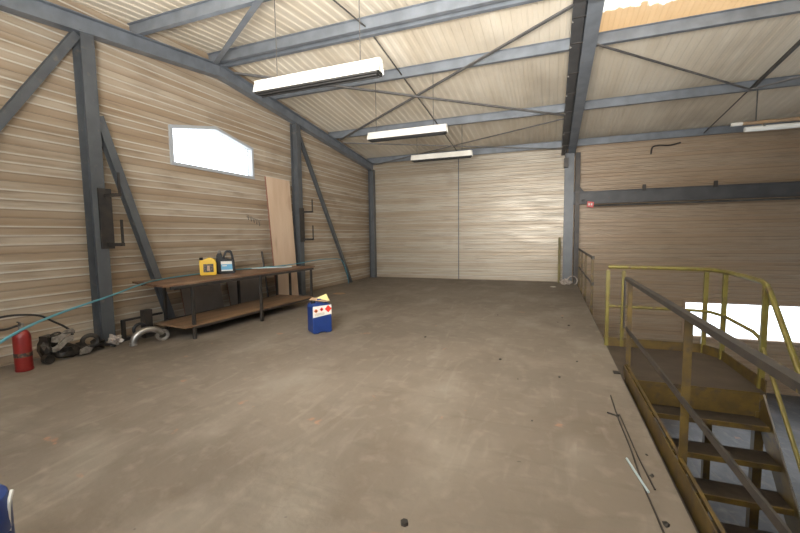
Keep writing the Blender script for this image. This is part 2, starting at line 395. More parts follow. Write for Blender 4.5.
# lower left wall under the mezzanine
struct(MB().box((XL-.1, YN, ZG), (XL, YF, 0)).build('wall_lower_left', M['plain_wall'], origin=(0, 0, 0)))

# windows
def ring_frame(name, poly, x, t, w, m, axis='x'):
    """frame following an outline; poly in (u,z)"""
    n = len(poly); c = V((sum(p[0] for p in poly)/n, sum(p[1] for p in poly)/n)); mb = MB()
    def inset(d):
        out = []
        for i in range(n):
            a, b, cc = V(poly[i-1]), V(poly[i]), V(poly[(i+1) % n])
            e1 = (b-a).normalized(); e2 = (cc-b).normalized(); n1 = V((-e1.y, e1.x)); n2 = V((-e2.y, e2.x))
            if n1.dot(c-b) < 0: n1 = -n1
            if n2.dot(c-b) < 0: n2 = -n2
            bis = (n1+n2).normalized(); out.append(b+bis*(d/max(.3, bis.dot(n1))))
        return out
    o_, i_ = inset(-w), inset(.004)
    def P3(p, d): return (x+d, p[0], p[1]) if axis == 'x' else (p[0], x+d, p[1])
    for k in range(n):
        j = (k+1) % n
        vs = [P3(q, d) for d in (-t/2, t/2) for q in (o_[k], o_[j], i_[j], i_[k])]
        mb.add(vs, [(0, 1, 2, 3), (7, 6, 5, 4), (0, 4, 5, 1), (1, 5, 6, 2), (2, 6, 7, 3), (3, 7, 4, 0)])
    return mb
wp = [(WY0, WB), (WY1, WB), (WY1, WS), (WYM, WT), (WY0, WS)]
w1 = struct(ring_frame('window_1', wp, XL-.02, .12, .05, M['frame']).build('window_1', M['frame'], origin=(XL, WYM, WB)))
MB().add([(XL-.04, a, b) for a, b in wp]+[(XL-.046, a, b) for a, b in wp], [(0, 1, 2, 3, 4), (9, 8, 7, 6, 5)]+[(i, (i+1) % 5, 5+(i+1) % 5, 5+i) for i in range(5)]).build('window_pane', M['glass'], w1)
wp2 = [(3.48, -1.40), (8.2, -1.40), (8.2, -.46), (3.48, -.46)]
w2 = struct(ring_frame('window_2', wp2, YF+.03, .12, .05, M['plain_wall'], 'y').build('window_2', mat('brown_trim', (.36, .26, .18), None, .6), origin=(5.8, YF, -1.4)))
MB().box((3.48, YF+.05, -1.4), (8.2, YF+.056, -.46)).build('window_pane', M['glass'], w2)
wp4 = [(-4.6, .9), (1.2, .9), (1.2, 3.65), (-4.6, 3.65)]
w4 = struct(ring_frame('added_window', wp4, YN-.03, .12, .05, M['frame'], 'y').build('added_window', M['frame'], origin=(-1.7, YN, .9)))  # added unseen window, an opening for the fill lights behind the camera
MB().box((-4.6, YN-.06, .9), (1.2, YN-.054, 3.65)).build('window_pane', M['glass'], w4)

# floor slab and lower floor
struct(MB().box((XL-.05, YN-.05, -.22), (.70, YF+.02, 0)).build('floor', M['floor'], origin=(0, 0, 0)))
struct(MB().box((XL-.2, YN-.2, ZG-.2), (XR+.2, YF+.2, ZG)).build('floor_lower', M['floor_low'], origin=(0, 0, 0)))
# steel edge channel along the slab
struct(MB().ext([(-.01, -.24), (.0, -.24), (.0, .0), (-.01, .0)], (.71, YN, -.0), (.71, YF, -.0)).build('trim_slab_edge', M['steel_dark'], origin=(0, 0, 0)))

# corrugated roof lining
def corr(name, m, x0, x1, ya, yb, off=4.97, pitch=.16, dep=.011, th=.02):
    prof = []; x = math.floor(x0/pitch)*pitch
    while x < x1+pitch:
        for fx, h in ((0, 0), (.38, 0), (.5, 1), (.88, 1)):
            xx = x+fx*pitch
            if x0 <= xx <= x1: prof.append((xx, h*dep))
        x += pitch
    if prof[0][0] > x0+1e-4: prof.insert(0, (x0, prof[0][1]))
    if prof[-1][0] < x1-1e-4: prof.append((x1, prof[-1][1]))
    mb = MB(); n = len(prof)
    for t in (0, th):
        vs = [(x, y, roofz(y, off)+h+t) for y in (ya, yb) for x, h in prof]
        mb.add(vs, [(i, i+1, n+i+1, n+i) for i in range(n-1)])
    return struct(mb.build(name, m, origin=(0, 0, 0), fix=False))
corr('ceiling', M['ceiling'], XL-.15, .62, 6.0, YF+.15)
corr('ceiling', M['ceiling'], .62, XR+.1, 7.62, YF+.15)
corr('ceiling', M['ceiling'], 6.3, XR+.1, 6.0, 7.62)
corr('window_4', M['skylight'], .62, 6.3, 6.0, 7.62)
corr('ceiling', M['ceiling'], XL-.15, XR+.1, YN-.15, 6.0)

# ================================================================ steel frame
def column(x, y, ztop, w=.17, d=.19, label='', z0=0., rot=False):
    t = thing('steel_column', label, 'column', (x, y, z0))
    mb = MB(); mb.ibeam((x, y, z0), (x, y, ztop), w, d, .012, upv=(1, 0, 0) if not rot else (0, 1, 0)); mb.build('column_shaft', M['steel'], t)
    MB().box((x-d/2-.03, y-w/2-.03, z0), (x+d/2+.03, y+w/2+.03, z0+.015)).build('base_plate', M['steel'], t)
    return t
c1 = column(-5.95, 3.64, roofz(3.66, 4.53), label='blue-grey steel column nearest the camera on the left wall, with a dark bracket plate')
c2 = column(-5.95, 8.36, roofz(8.36, 4.53), label='blue-grey steel column on the left wall beside the leaning plywood sheet')
c3 = column(-5.93, 12.72, roofz(12.72, 4.53), label='steel column in the far left corner of the hall')
c4 = thing('steel_column', 'grey steel column at the far end between the pale wall and the railing', 'column', (.45, 12.62, 0))
MB().ibeam((.45, 12.62, 0), (.45, 12.62, 3.78), .25, .24, .014, upv=(0, 1, 0)).build('column_shaft', M['steel'], c4)
MB().box((.62, 12.55, ZG), (.74, 12.8, 3.78)).build('gap_shade_strip', M['steel_dark'], c4)  # dark strip standing in for the shaded gap beside the column
m_ = MB()
m_.prism([(0, 0), (.0, -.5), (.12, -.5), (.2, 0)], (.34, 12.5, 3.86), (0, -1, 0), (0, 0, 1), .012)
m_.box((.30, 12.36, 3.36), (.42, 12.6, 3.62)).build('haunch_plate', M['steel_dark'], c4)
# bracket plates with hooked arms on the columns
def rack(x, y, col_obj, zp):
    MB().box((x+.10, y-.085, 1.36), (x+.125, y+.085, 2.2)).build('bracket_plate', M['steel_dark'], col_obj)
    for z, ht in ((2.1, .30), (1.42, .34)):
        MB().bar((x+.11, y, z), (x+.44, y, z), .035, .045).bar((x+.425, y, z), (x+.425, y, z+ht), .03, .016, (1, 0, 0)).build('hook_arm', M['steel_dark'], col_obj)
rack(-5.95, 3.7, c1, 0); rack(-5.95, 8.36, c2, 0)

def rafter(x, w, d, label, tabs=False, rm=M['steel_lit']):
    t = thing('roof_rafter', label, 'rafter', (x, 6, 4.5))
    zc = 4.745-d/2
    a, b, c = (x, YN+.1, roofz(YN+.1, zc)), (x, 6, zc), (x, YF-.03, roofz(YF-.03, zc))
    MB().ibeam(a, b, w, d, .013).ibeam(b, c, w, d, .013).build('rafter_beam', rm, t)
    if tabs:
        for y in (6.3, 6.95, 7.9, 8.7, 9.6, 10.9, 11.9):
            MB().bar((x-w/2+.01, y, roofz(y, 4.745-d)-.006), (x+w/2+.03, y, roofz(y, 4.745-d)-.006), .03, .010).build('cleat', M['steel_dark'], t)
            MB().box((x-w/2, y-.008, roofz(y, 4.745-d)+.01), (x+w/2, y+.008, roofz(y, 4.735))).build('stiffener_plate', M['steel'], t)
            MB().tube([(x-.07, y+.1, roofz(y+.1, 4.745-d)-.012), (x-.07, y+.1, roofz(y+.1, 4.745-d)+.02)], .014, 6).build('bolt', M['galv'], t)
    return t
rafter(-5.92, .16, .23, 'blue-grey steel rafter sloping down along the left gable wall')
rafter(.50, .20, .24, 'wide grey steel rafter in the middle of the roof above the railing', rm=M['steel_lit'])
rafter(.305, .15, .20, 'darker steel rafter directly left of the wide middle rafter', True, rm=M['steel_dim'])
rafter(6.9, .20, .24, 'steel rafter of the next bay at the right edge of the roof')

def purlin(y, label, y2=None, h=.19, x0=XL, x1=XR, w=.08):
    z = roofz(y, 4.75)+h/2+.002
    o = MB().ibeam((x0+.02, y, z), (x1-.02, y, z), w, h, .010).build('roof_purlin', M['steel_lit'])
    return tag(o, label, 'purlin', None)
purlin(4.40, 'steel purlin across the top left corner of the photo, nearest the camera')
purlin(5.90, 'near purlin of the close pair at the roof ridge')
purlin(6.09, 'far purlin of the close pair at the roof ridge')
purlin(7.52, 'steel purlin just beyond the ridge, bordering the glowing skylight sheet')
purlin(10.14, 'steel purlin halfway down the far roof slope')
purlin(12.72, 'steel eaves purlin along the top of the far wall')

def brace_angle(p0, p1, label, w=.05, m=None, rod=False):
    mb = MB()
    if rod: mb.tube([p0, p1], w/2, 8)
    else: mb.angle(p0, p1, w, .007)
    return tag(mb.build('roof_brace', m or M['brace']), label, 'brace')
zz = lambda x, y, o=4.71: (x, y, roofz(y, o))
brace_angle(zz(-5.72, 10.14), zz(.34, 6.2), 'diagonal roof brace rising from the left rafter to the ridge at the middle rafter', .055)
brace_angle(zz(-5.74, 6.18, 4.67), zz(.32, 10.14, 4.67), 'diagonal roof brace running from the ridge at the left wall down to the middle rafter', .05)
brace_angle(zz(-5.76, 10.4), zz(.3, 12.75), 'thin roof brace running down towards the far eaves at the middle rafter', .03)
brace_angle(zz(-5.8, 12.65, 4.68), zz(.3, 10.3, 4.68), 'thin roof brace rising from the far left corner to the middle rafter', .03)
brace_angle(zz(-5.72, 5.70), zz(.32, 1.75), 'thick blue-grey roof brace crossing the top left purlins', .085, M['steel_lit'])
brace_angle(zz(.66, 7.40), zz(3.62, 9.95), 'roof brace in the right bay from the middle rafter to the mid purlin', .04)
brace_angle(zz(3.62, 9.95), zz(6.7, 8.3), 'roof brace in the right bay rising towards the right edge', .03)
def sag(x, ya, yb, label):
    return tag(MB().tube([zz(x, ya, 4.80), zz(x, yb, 4.80)], .012, 8).build('sag_rod', M['rod']), label, 'rod')
sag(-2.80, 4.44, 5.87, 'thin sag rod between purlins left of the ridge, at the top of the photo')
sag(-2.80, 6.12, 7.49, 'thin sag rod hanging between the ridge and the next purlin above the lamps')
sag(-2.80, 7.55, 10.11, 'thin sag rod crossing the diagonal braces in the left bay')
sag(-2.80, 10.17, 12.69, 'thin sag rod running down to the eaves above the farthest lamp')
tag(MB().angle(zz(3.68, 7.55, 4.78), zz(3.68, 10.11, 4.78), .05).build('sag_rod', M['rod']), 'dark strut between purlins at the upper right of the roof', 'rod')
sag(3.68, 10.17, 12.69, 'thin dark rod running down to the eaves in the right bay')

# wall braces
def wall_brace(p0, p1, w, h, label):
    o = MB().ibeam(p0, p1, w, h, .01, upv=(1, 0, 0)).build('wall_brace', M['steel']); return tag(o, label, 'brace')
wall_brace((-5.97, .85, .0), (-5.97, 3.56, 4.22), .10, .09, 'diagonal wall brace at the left edge, rising to the nearest column top')
wall_brace((-5.93, 4.72, .0), (-5.93, 3.74, 3.2), .115, .10, 'steep diagonal brace leaning from the nearest column to the workbench')
wall_brace((-5.98, 11.12, .0), (-5.98, 8.48, 4.12), .09, .08, 'thin diagonal wall brace to the right of the plywood sheet')

# crane beam across the right bay
b = thing('crane_beam', 'dark grey steel beam crossing the right bay in front of the wall', 'beam', (.57, 12.62, 2.3))
MB().ibeam((.57, 12.62, 2.49), (XR, 12.62, 2.49), .16, .36, .016).build('beam_profile', M['steel_dim'], b)
MB().tube([(1.05, 12.5, 2.25), (XR, 12.5, 2.25)], .025, 8).build('pipe', M['rod'], b)
MB().prism([(0, 0), (.26, 0), (0, .32)], (.60, 12.62, 2.67), (1, 0, 0), (0, 0, 1), .02).build('gusset', M['steel_dark'], b)
for x in (2.3, 3.9): MB().box((x, 12.52, 2.62), (x+.08, 12.56, 2.78)).build('lug', M['steel_dark'], b)
tg = thing('warning_tag', 'small red and white tag hanging below the left end of the beam', 'tag', (.99, 12.5, 2.2))
MB().prism([(-.09, -.07), (.08, -.1), (.10, .06), (-.07, .09)], (1.01, 12.46, 2.29), (1, 0, 0), (0, 0, 1), .012).build('plate', M['tag'], tg)
for dx in (-.03, .035): MB().box((1.01+dx-.018, 12.448, 2.26), (1.01+dx+.018, 12.454, 2.32)).build('white_mark', M['paper'], tg)
MB().tube(smooth_path([(.93, 12.46, 2.33), (.88, 12.45, 2.42), (.80, 12.46, 2.40), (.93, 12.46, 2.28)]), .008, 6).build('wire', M['rod'], tg)

# ================================================================ hanging lamps
def lamp(x0, x1, y, z, label, rods, sc=1.0):
    t = thing('fluorescent_lamp', label, 'lamp', ((x0+x1)/2, y, z), 'fluorescent battens hanging in a row over the left bay')
    h = .125*sc; w = .085*sc
    # white body: narrow spine above a deep flared reflector
    prof = [(-.045*sc, h+.035), (.045*sc, h+.035), (.045*sc, h), (w*.62, h*.92), (w, .0), (w-.008, .0), (w*.55, h*.85), (-w*.55, h*.85), (-w+.008, 0), (-w, 0), (-w*.62, h*.92), (-.045*sc, h)]
    mb = MB(); mb.ext(prof, (x0, y, z), (x1, y, z)); mb.build('reflector', M['white_paint'], t)
    lv = MB(); lv.ext([(-w*.9, .002), (w*.9, .002), (w*.6, h*.6), (-w*.6, h*.6)], (x0+.012, y, z-.004), (x1-.012, y, z-.004))
    lv.bar((x0+.02, y, z-.012), (x1-.02, y, z-.012), w*1.9, .022); lv.build('louvre', M['black_inside'], t)
    for s_ in (-.04, .04):
        MB().tube([(x0+.05, y+s_, z-.032), (x1-.04, y+s_, z-.032)], .012, 8).build('lamp_tube', M['black_inside'], t)
    for e in (x0+.01, x1-.02): MB().box((e, y-.045*sc, z+.01), (e+.01, y+.045*sc, z+h+.03)).build('end_cap', M['white_paint'], t)
    for xr in rods: MB().tube([(xr, y, z+h+.02), (xr, y, roofz(y, 4.752))], .006, 6).build('hanging_rod', M['rod'], t)
    return t
lamp(-3.72, -1.90, 4.4, 3.41, 'nearest and largest white fluorescent batten hanging from two rods', (-3.38, -2.17), .95)
lamp(-3.56, -1.90, 7.52, 3.455, 'middle white fluorescent batten of the row under the left bay roof', (-3.38, -2.17), .85)
lamp(-3.54, -1.91, 10.14, 3.475, 'farthest white fluorescent batten, just above the far pale wall', (-3.38, -2.17), .8)
t = thing('fluorescent_lamp', 'bare white tube lamp on an ochre rail at the right edge under the roof', 'lamp', (4.6, 10.14, 3.5))
MB().tube([(3.38, 10.09, 3.64), (6.2, 10.09, 3.64)], .035, 10).build('rail', M['ochre'], t)
MB().tube([(3.37, 10.09, 3.64), (3.56, 10.09, 3.64)], .037, 10).build('rail_end', M['white_paint'], t)
MB().tube([(3.62, 10.14, 3.53), (5.8, 10.14, 3.53)], .055, 12).build('lamp_tube', M['tube_glass'], t, smooth=True)
for xx in (3.9, 5.0): MB().box((xx, 10.07, 3.55), (xx+.03, 10.15, 3.63)).build('clip', M['galv'], t)
MB().tube([(3.78, 10.10, 3.66), (3.78, 10.10, roofz(10.1, 4.752))], .012, 6).build('hanging_rod', M['rod'], t)

# ================================================================ workbench
wb = thing('workbench', 'long rusty steel workbench with wooden top and low shelf against the left wall', 'workbench', (-5.35, 5.5, 0))
FL, FR_, BR, BLc = (-4.93, 3.80), (-4.79, 7.28), (-5.70, 7.18), (-5.92, 4.10)
def quad_slab(c, z0, z1):
    return MB().add([(x, y, z) for z in (z0, z1) for x, y in c], [(0, 1, 2, 3), (7, 6, 5, 4), (0, 4, 5, 1), (1, 5, 6, 2), (2, 6, 7, 3), (3, 7, 4, 0)])
def lerp2(a, b, t): return (a[0]+(b[0]-a[0])*t, a[1]+(b[1]-a[1])*t)
for k in range(4):
    t0, t1 = k/4+.004, (k+1)/4-.004; e = (0, .03, -.02, .04)[k]
    c = [lerp2(FL, BLc, t0), lerp2(FR_, BR, t0), lerp2(FR_, BR, t1), lerp2(FL, BLc, t1)]
    c[0] = (c[0][0], c[0][1]-e); c[3] = (c[3][0], c[3][1]-e)
    quad_slab(c, .822, .85).build('top_board', M['wood_top'], wb)
SL = [(-4.90, 4.08), (-4.76, 7.12), (-5.64, 7.12), (-5.60, 4.15)]
quad_slab(SL, .19, .212).build('shelf', M['wood_shelf'], wb)
legs = [(-4.92, 4.25), (-4.79, 5.55), (-4.79, 7.12), (-5.82, 4.5), (-5.79, 6.08), (-5.66, 7.08), (-5.35, 7.14)]
for x, y in legs: MB().box((x-.02, y-.02, 0), (x+.02, y+.02, .822)).build('leg', M['steel_dark'], wb)
fr = MB()
fr.bar((-4.92, 3.9, .80), (-4.79, 7.2, .80), .035, .04).bar((-5.84, 4.15, .80), (-5.68, 7.1, .80), .035, .04)
fr.bar((-4.92, 4.25, .17), (-4.79, 7.12, .17), .03, .035).bar((-5.82, 4.5, .17), (-5.66, 7.08, .17), .03, .035)
for a, b_ in (((-4.92, 4.25), (-5.82, 4.5)), ((-4.79, 5.55), (-5.79, 6.08)), ((-4.79, 7.12), (-5.66, 7.08))):
    for z in (.80, .17): fr.bar((*a, z), (*b_, z), .03, .03)
fr.build('frame_rail', M['steel_dark'], wb)
MB().tube([(-5.72, 4.6, .67), (-5.70, 6.1, .67)], .022, 8).build('under_rail', M['steel_dark'], wb)

# boards against the wall
def lean_board(name, yb0, yb1, yt0, yt1, xb, xt, h, th, m, edge, label, cat='board'):
    t = thing(name, label, cat, (xb, (yb0+yb1)/2, 0))
    MB().add([(xb, yb0, 0), (xb, yb1, 0), (xt, yt1, h), (xt, yt0, h), (xb-th, yb0, .0), (xb-th, yb1, .0), (xt-th, yt1, h), (xt-th, yt0, h)],
             [(0, 1, 2, 3), (7, 6, 5, 4), (4, 5, 1, 0), (5, 6, 2, 1), (6, 7, 3, 2)]).build('sheet', m, t)
    MB().add([(xb+.002, yb0-.003, 0), (xt+.002, yt0-.003, h), (xt-th, yt0-.003, h), (xb-th, yb0-.003, 0), (xb+.002, yb0, 0), (xt+.002, yt0, h), (xt-th, yt0, h), (xb-th, yb0, 0)],
             [(0, 1, 2, 3), (7, 6, 5, 4), (0, 4, 5, 1), (1, 5, 6, 2), (2, 6, 7, 3), (3, 7, 4, 0)]).build('sheet_edge', edge, t)
    return t
lean_board('plywood_sheet', 7.24, 8.04, 7.12, 7.96, -5.78, -5.88, 2.82, .03, M['ply'], M['ply_edge'], 'tall pale plywood sheet leaning on the left wall behind the bench end')
lean_board('grey_board', 6.02, 6.90, 6.02, 6.90, -5.93, -6.04, .72, .018, M['grey_board'], M['ply_edge'], 'grey-brown board standing against the wall behind the bench legs')
lean_board('grey_board', 4.98, 5.85, 4.98, 5.85, -5.93, -6.04, .66, .018, M['grey_board'], M['ply_edge'], 'dull board leaning behind the left half of the workbench')
tag(MB().tube([(-5.84, 7.02, 0), (-5.95, 6.98, 1.18)], .022, 8).build('metal_bar', M['steel_dark']), 'dark metal bar standing behind the bench, just left of the plywood', 'bar')
# scribble on the lining
sc_ = MB()
for k in range(5):
    y = 6.72+k*.085; sc_.tube([(XL+.016, y, 1.98-.03*k), (XL+.016, y+.045, 1.86-.03*k), (XL+.016, y+.05, 1.97-.03*k)], .004, 5)
sc_.tube([(XL+.016, 6.7, 1.93), (XL+.016, 7.15, 1.86)], .004, 5)
sc_.build('handwriting', M['rod'], bpy.data.objects['wall_left'])

# ================================================================ cans on the bench
def local_frame(cx, cy, yaw):
    ax = V((math.cos(yaw), math.sin(yaw), 0)); ay = V((-math.sin(yaw), math.cos(yaw), 0)); return ax, ay
# yellow can
def extr(poly, o, ax, depth): return MB().prism(poly, o, ax, (0, 0, 1), depth)
yaw = math.atan2(5.15, 5.55)+math.radians(-8); ax, ay = local_frame(0, 0, yaw-0)
ax = V((.70, .714, 0)).normalized(); nrm = V((ax.y, -ax.x, 0))   # nrm points to the camera side
t = thing('oil_can', 'yellow plastic oil can with a dark label on the workbench', 'canister', (-5.55, 5.14, .85), 'oil cans on the bench')
o0 = V((-5.55, 5.14, .85))
poly = [(-.145, .01), (-.13, 0), (.13, 0), (.15, .015), (.155, .20), (.14, .26), (.09, .30), (.02, .315), (-.05, .29), (-.075, .285), (-.085, .27), (-.15, .27), (-.155, .25), (-.15, .03)]
extr(poly, o0, ax, .14).build('body', M['yellow_can'], t, bevel=.018)
c = o0+ax*-.118+V((0, 0, .27)); MB().lathe(c, [(.032, 0), (.034, .005), (.034, .04), (.03, .045)], 16).build('cap', M['black'], t)
t.scale = (.86, .86, .97)
extr([(-.085, .055), (.10, .055), (.10, .20), (-.085, .20)], o0+nrm*.072, ax, .004).build('label', M['label_dark'], t)
extr([(-.02, .08), (.035, .08), (.03, .17), (-.015, .175)], o0+nrm*.0745, ax, .003).build('label_mark', M['cardboard'], t)
# black can with handle hole
t = thing('oil_can', 'black plastic oil can with handle and white-blue label on the workbench', 'canister', (-5.48, 5.46, .85), 'oil cans on the bench')
o0 = V((-5.48, 5.46, .85))
def hole_plate(outer, hole, o, ax, depth):
    """outline with a hole: bridged ring of quads through matched point counts"""
    mb = MB(); n = len(outer); assert n == len(hole)
    nn = V(ax).normalized().cross(V((0, 0, 1)))
    def P(p, k): return V(o)+V(ax)*p[0]+V((0, 0, 1))*p[1]+nn*(k*depth/2)
    vs = [P(p, k) for k in (-1, 1) for p in outer]+[P(p, k) for k in (-1, 1) for p in hole]
    fs = []
    for i in range(n):
        j = (i+1) % n
        fs += [(i, j, 2*n+j, 2*n+i), (n+i, 3*n+i, 3*n+j, n+j), (i, n+i, n+j, j), (2*n+i, 2*n+j, 3*n+j, 3*n+i)]
    return mb.add(vs, fs)
outer = [(-.04, .24), (-.035, .30), (.0, .40), (.03, .415), (.09, .415), (.115, .40), (.135, .32), (.15, .24)]
hole = [(.0, .26), (.0, .30), (.025, .365), (.04, .372), (.075, .372), (.085, .36), (.10, .31), (.105, .26)]
body = extr([(-.15, .01), (-.135, 0), (.145, 0), (.16, .015), (.15, .25), (.0, .27), (-.045, .30), (-.06, .37), (-.12, .37), (-.14, .33), (-.15, .27)], o0, ax, .15)
body.build('body', M['black'], t, bevel=.016)
hole_plate(outer, hole, o0, ax, .05).build('handle', M['black'], t, bevel=.008)
c = o0+ax*-.09+V((0, 0, .37)); MB().lathe(c, [(.028, 0), (.03, .004), (.03, .03), (.022, .034), (.012, .05), (.012, .06)], 16).build('cap', M['alloy'], t)
extr([(-.07, .05), (.115, .05), (.105, .22), (-.075, .22)], o0+nrm*.077, ax, .004).build('label', M['label_blue'], t)
extr([(-.073, .17), (.107, .17), (.104, .222), (-.075, .222)], o0+nrm*.0795, ax, .004).build('label_band', M['paper'], t)
extr([(-.07, .05), (.115, .05), (.114, .07), (-.07, .07)], o0+nrm*.0795, ax, .004).build('label_band', M['paper'], t)
extr([(-.055, .135), (.02, .135), (.02, .15), (-.055, .15)], o0+nrm*.0795, ax, .003).build('label_text', M['paper'], t)

# ================================================================ blue jerrycan on the floor
jx = V((.60, .80, 0)).normalized(); jn = V((jx.y, -jx.x, 0))
jo = V((-3.38, 5.22, 0))
JS = 1.13
t = thing('jerrycan', 'blue plastic jerrycan with white hazard label standing on the floor by the bench', 'canister', tuple(jo))
poly = [(-.12, .0), (-.05, .0), (-.04, .015), (.04, .015), (.05, .0), (.12, .0), (.135, .015), (.135, .36), (.11, .40), (.02, .41), (.0, .42), (-.06, .42), (-.08, .41), (-.12, .40), (-.135, .36), (-.135, .015)]
extr(poly, jo, jx, .22).build('body', M['blue_can'], t, bevel=.022)
MB().tube([jo+jx*.1+V((0, 0, .39)), jo+jx*.08+V((0, 0, .44)), jo+jx*-.02+V((0, 0, .45)), jo+jx*-.04+V((0, 0, .41))], .014, 8).build('handle', M['blue_can'], t, smooth=True)
MB().lathe(jo-jx*.085+V((0, 0, .40)), [(.03, 0), (.032, .035), (.028, .04)], 16).build('cap', M['black'], t)
lb = extr([(-.132, .225), (.132, .255), (.132, .385), (-.132, .375)], jo+jn*.1115, jx, .004).build('label', M['paper'], t)
for cx, cz, rr_, m in ((-.09, .315, .03, 'hazard_orange'), (-.01, .33, .028, 'hazard_red'), (.085, .33, .05, 'hazard_red')):
    o2 = jo+jn*.115
    extr([(cx-rr_, cz), (cx, cz-rr_), (cx+rr_, cz), (cx, cz+rr_)], o2, jx, .004).build('hazard_mark', M[m], t)
    if rr_ < .04: extr([(cx-.01, cz-.012), (cx+.01, cz-.012), (cx+.008, cz+.01), (cx-.008, cz+.01)], o2+jn*.003, jx, .003).build('hazard_mark', M['black'], t)
for k in range(3):
    extr([(-.11, .245+.012*k), (.03, .258+.012*k), (.03, .262+.012*k), (-.11, .249+.012*k)], jo+jn*.1145, jx, .003).build('label_text', M['cardboard'], t)
# cardboard flap and paper on the can
def sheet(name, pts, m, label, cat, th=.004):
    pts = [V(p) for p in pts]; n = len(pts); nn = (pts[1]-pts[0]).cross(pts[2]-pts[0]).normalized()*th
    return tag(MB().add(pts+[p+nn for p in pts], [tuple(range(n))[::-1], tuple(range(n, 2*n))]+[(i, (i+1) % n, n+(i+1) % n, n+i) for i in range(n)]).build(name, m), label, cat)
t.scale = (JS, JS, JS)
J = lambda a, n_, z: jo+(jx*a+jn*n_*.85+V((0, 0, z)))*JS
sheet('cardboard_flap', [J(-.13, -.05, .455), J(-.06, -.12, .475), J(.10, .02, .43), J(.10, .12, .428), J(.03, .11, .43)], M['cardboard'], 'brown cardboard flap lying on top of the blue jerrycan', 'cardboard')
sheet('paper_scrap', [J(-.02, -.06, .465), J(.12, -.04, .515), J(.125, .09, .434), J(.09, .10, .44)], M['yellow_paper'], 'pale yellow paper scrap sticking up from the blue jerrycan', 'paper')

# ================================================================ fire extinguisher
ex, ey = -5.66, 2.57
t = thing('fire_extinguisher', 'red fire extinguisher standing on the floor by the left wall', 'fire extinguisher', (ex, ey, 0))
MB().lathe((ex, ey, 0), [(.085, 0), (.09, .01), (.09, .03), (.085, .035), (.0875, .05), (.0875, .40), (.08, .44), (.06, .475), (.03, .495), (.022, .50)], 32).build('cylinder', M['red'], t, smooth=True)
MB().lathe((ex, ey, .17), [(.0885, 0), (.0885, .05)], 32).build('label_band', M['label_dark'], t)
MB().lathe((ex, ey, .49), [(.02, 0), (.024, .01), (.024, .04), (.018, .06)], 14).box((ex-.02, ey-.015, .53), (ex+.045, ey+.015, .57)).build('valve', M['alloy'], t)
MB().bar((ex-.02, ey, .57), (ex+.07, ey-.06, .60), .02, .006).bar((ex-.0, ey, .555), (ex+.08, ey-.07, .55), .02, .006).build('lever', M['black'], t)
hp = smooth_path([(ex-.02, ey, .545), (ex-.03, ey-.15, .52), (ex-.02, ey-.30, .55), (ex, ey-.33, .62), (ex, ey-.2, .67), (ex, ey-.02, .67), (ex, ey+.2, .62), (ex, ey+.34, .52), (ex, ey+.46, .43), (ex, ey+.56, .33)])
MB().tube(hp, .013, 8).build('hose', M['rubber'], t, smooth=True)

t.scale = (.93, .93, .97)
# ================================================================ scrap parts next to it
def blob(mb, c, r, sq=(1, 1, 1), seed=0, amp=.25, mi=0, sub=2, fr=3.0):
    bm = bmesh.new(); bmesh.ops.create_icosphere(bm, subdivisions=sub, radius=1.0)
    vs = []
    for v in bm.verts:
        n = v.co.normalized(); k = 1+amp*noise.noise(n*fr+V((seed*3.1, seed, 0)))*2
        vs.append(V(c)+V((n.x*sq[0], n.y*sq[1], n.z*sq[2]))*r*k)
    fs = [[v.index for v in f.verts] for f in bm.faces]; bm.free(); return mb.add(vs, fs, mi)
t = thing('scrap_gearbox', 'greasy black gearbox scrap with pale metal brackets beside the extinguisher', 'scrap metal', (-5.7, 3.0, 0))
mb = MB(); blob(mb, (-5.74, 2.84, .15), .14, (.7, .55, 1.0), 1, .3); blob(mb, (-5.72, 3.02, .10), .12, (.8, 1.2, .8), 2, .3)
mb.tube([(-5.70, 2.80, .06), (-5.62, 2.80, .06)], .055, 14); mb.box((-5.80, 2.80, .20), (-5.68, 2.92, .33), rot=.3); mb.build('housing', M['grease'], t)
def bracket(o, ax_, az, k, m='alloy'):
    mb = MB(); mb.prism([(0, .03), (.05, .0), (.12, .03), (.19, .06), (.24, .045), (.27, .08), (.25, .12), (.18, .125), (.10, .09), (.05, .08), (.02, .085)], o, ax_, az, .022)
    return mb.build('bracket', M[m], t, bevel=.004)
bracket((-5.60, 2.83, .115), (0, .95, .32), (0, -.32, .95), 0)
bracket((-5.62, 2.83, .235), (0, .99, .12), (0, -.12, .99), 1)
MB().tube(arc((-5.66, 2.90, .335), .05, 0, 2*math.pi, 14, (0, 1, 0), (0, .2, .5))[:-1], .012, 8, closed=True).build('ring', M['grease'], t)
MB().tube(smooth_path([(-5.64, 2.80, .33), (-5.62, 2.95, .34), (-5.62, 3.08, .33)]), .012, 8).build('pipe', M['grease'], t)
MB().tube([(-5.585, 2.87, .135), (-5.57, 2.87, .135)], .016, 10).build('bolt_hole', M['black'], t)
MB().tube([(-5.60, 3.04, .315), (-5.585, 3.04, .315)], .014, 10).build('bolt_hole', M['black'], t)
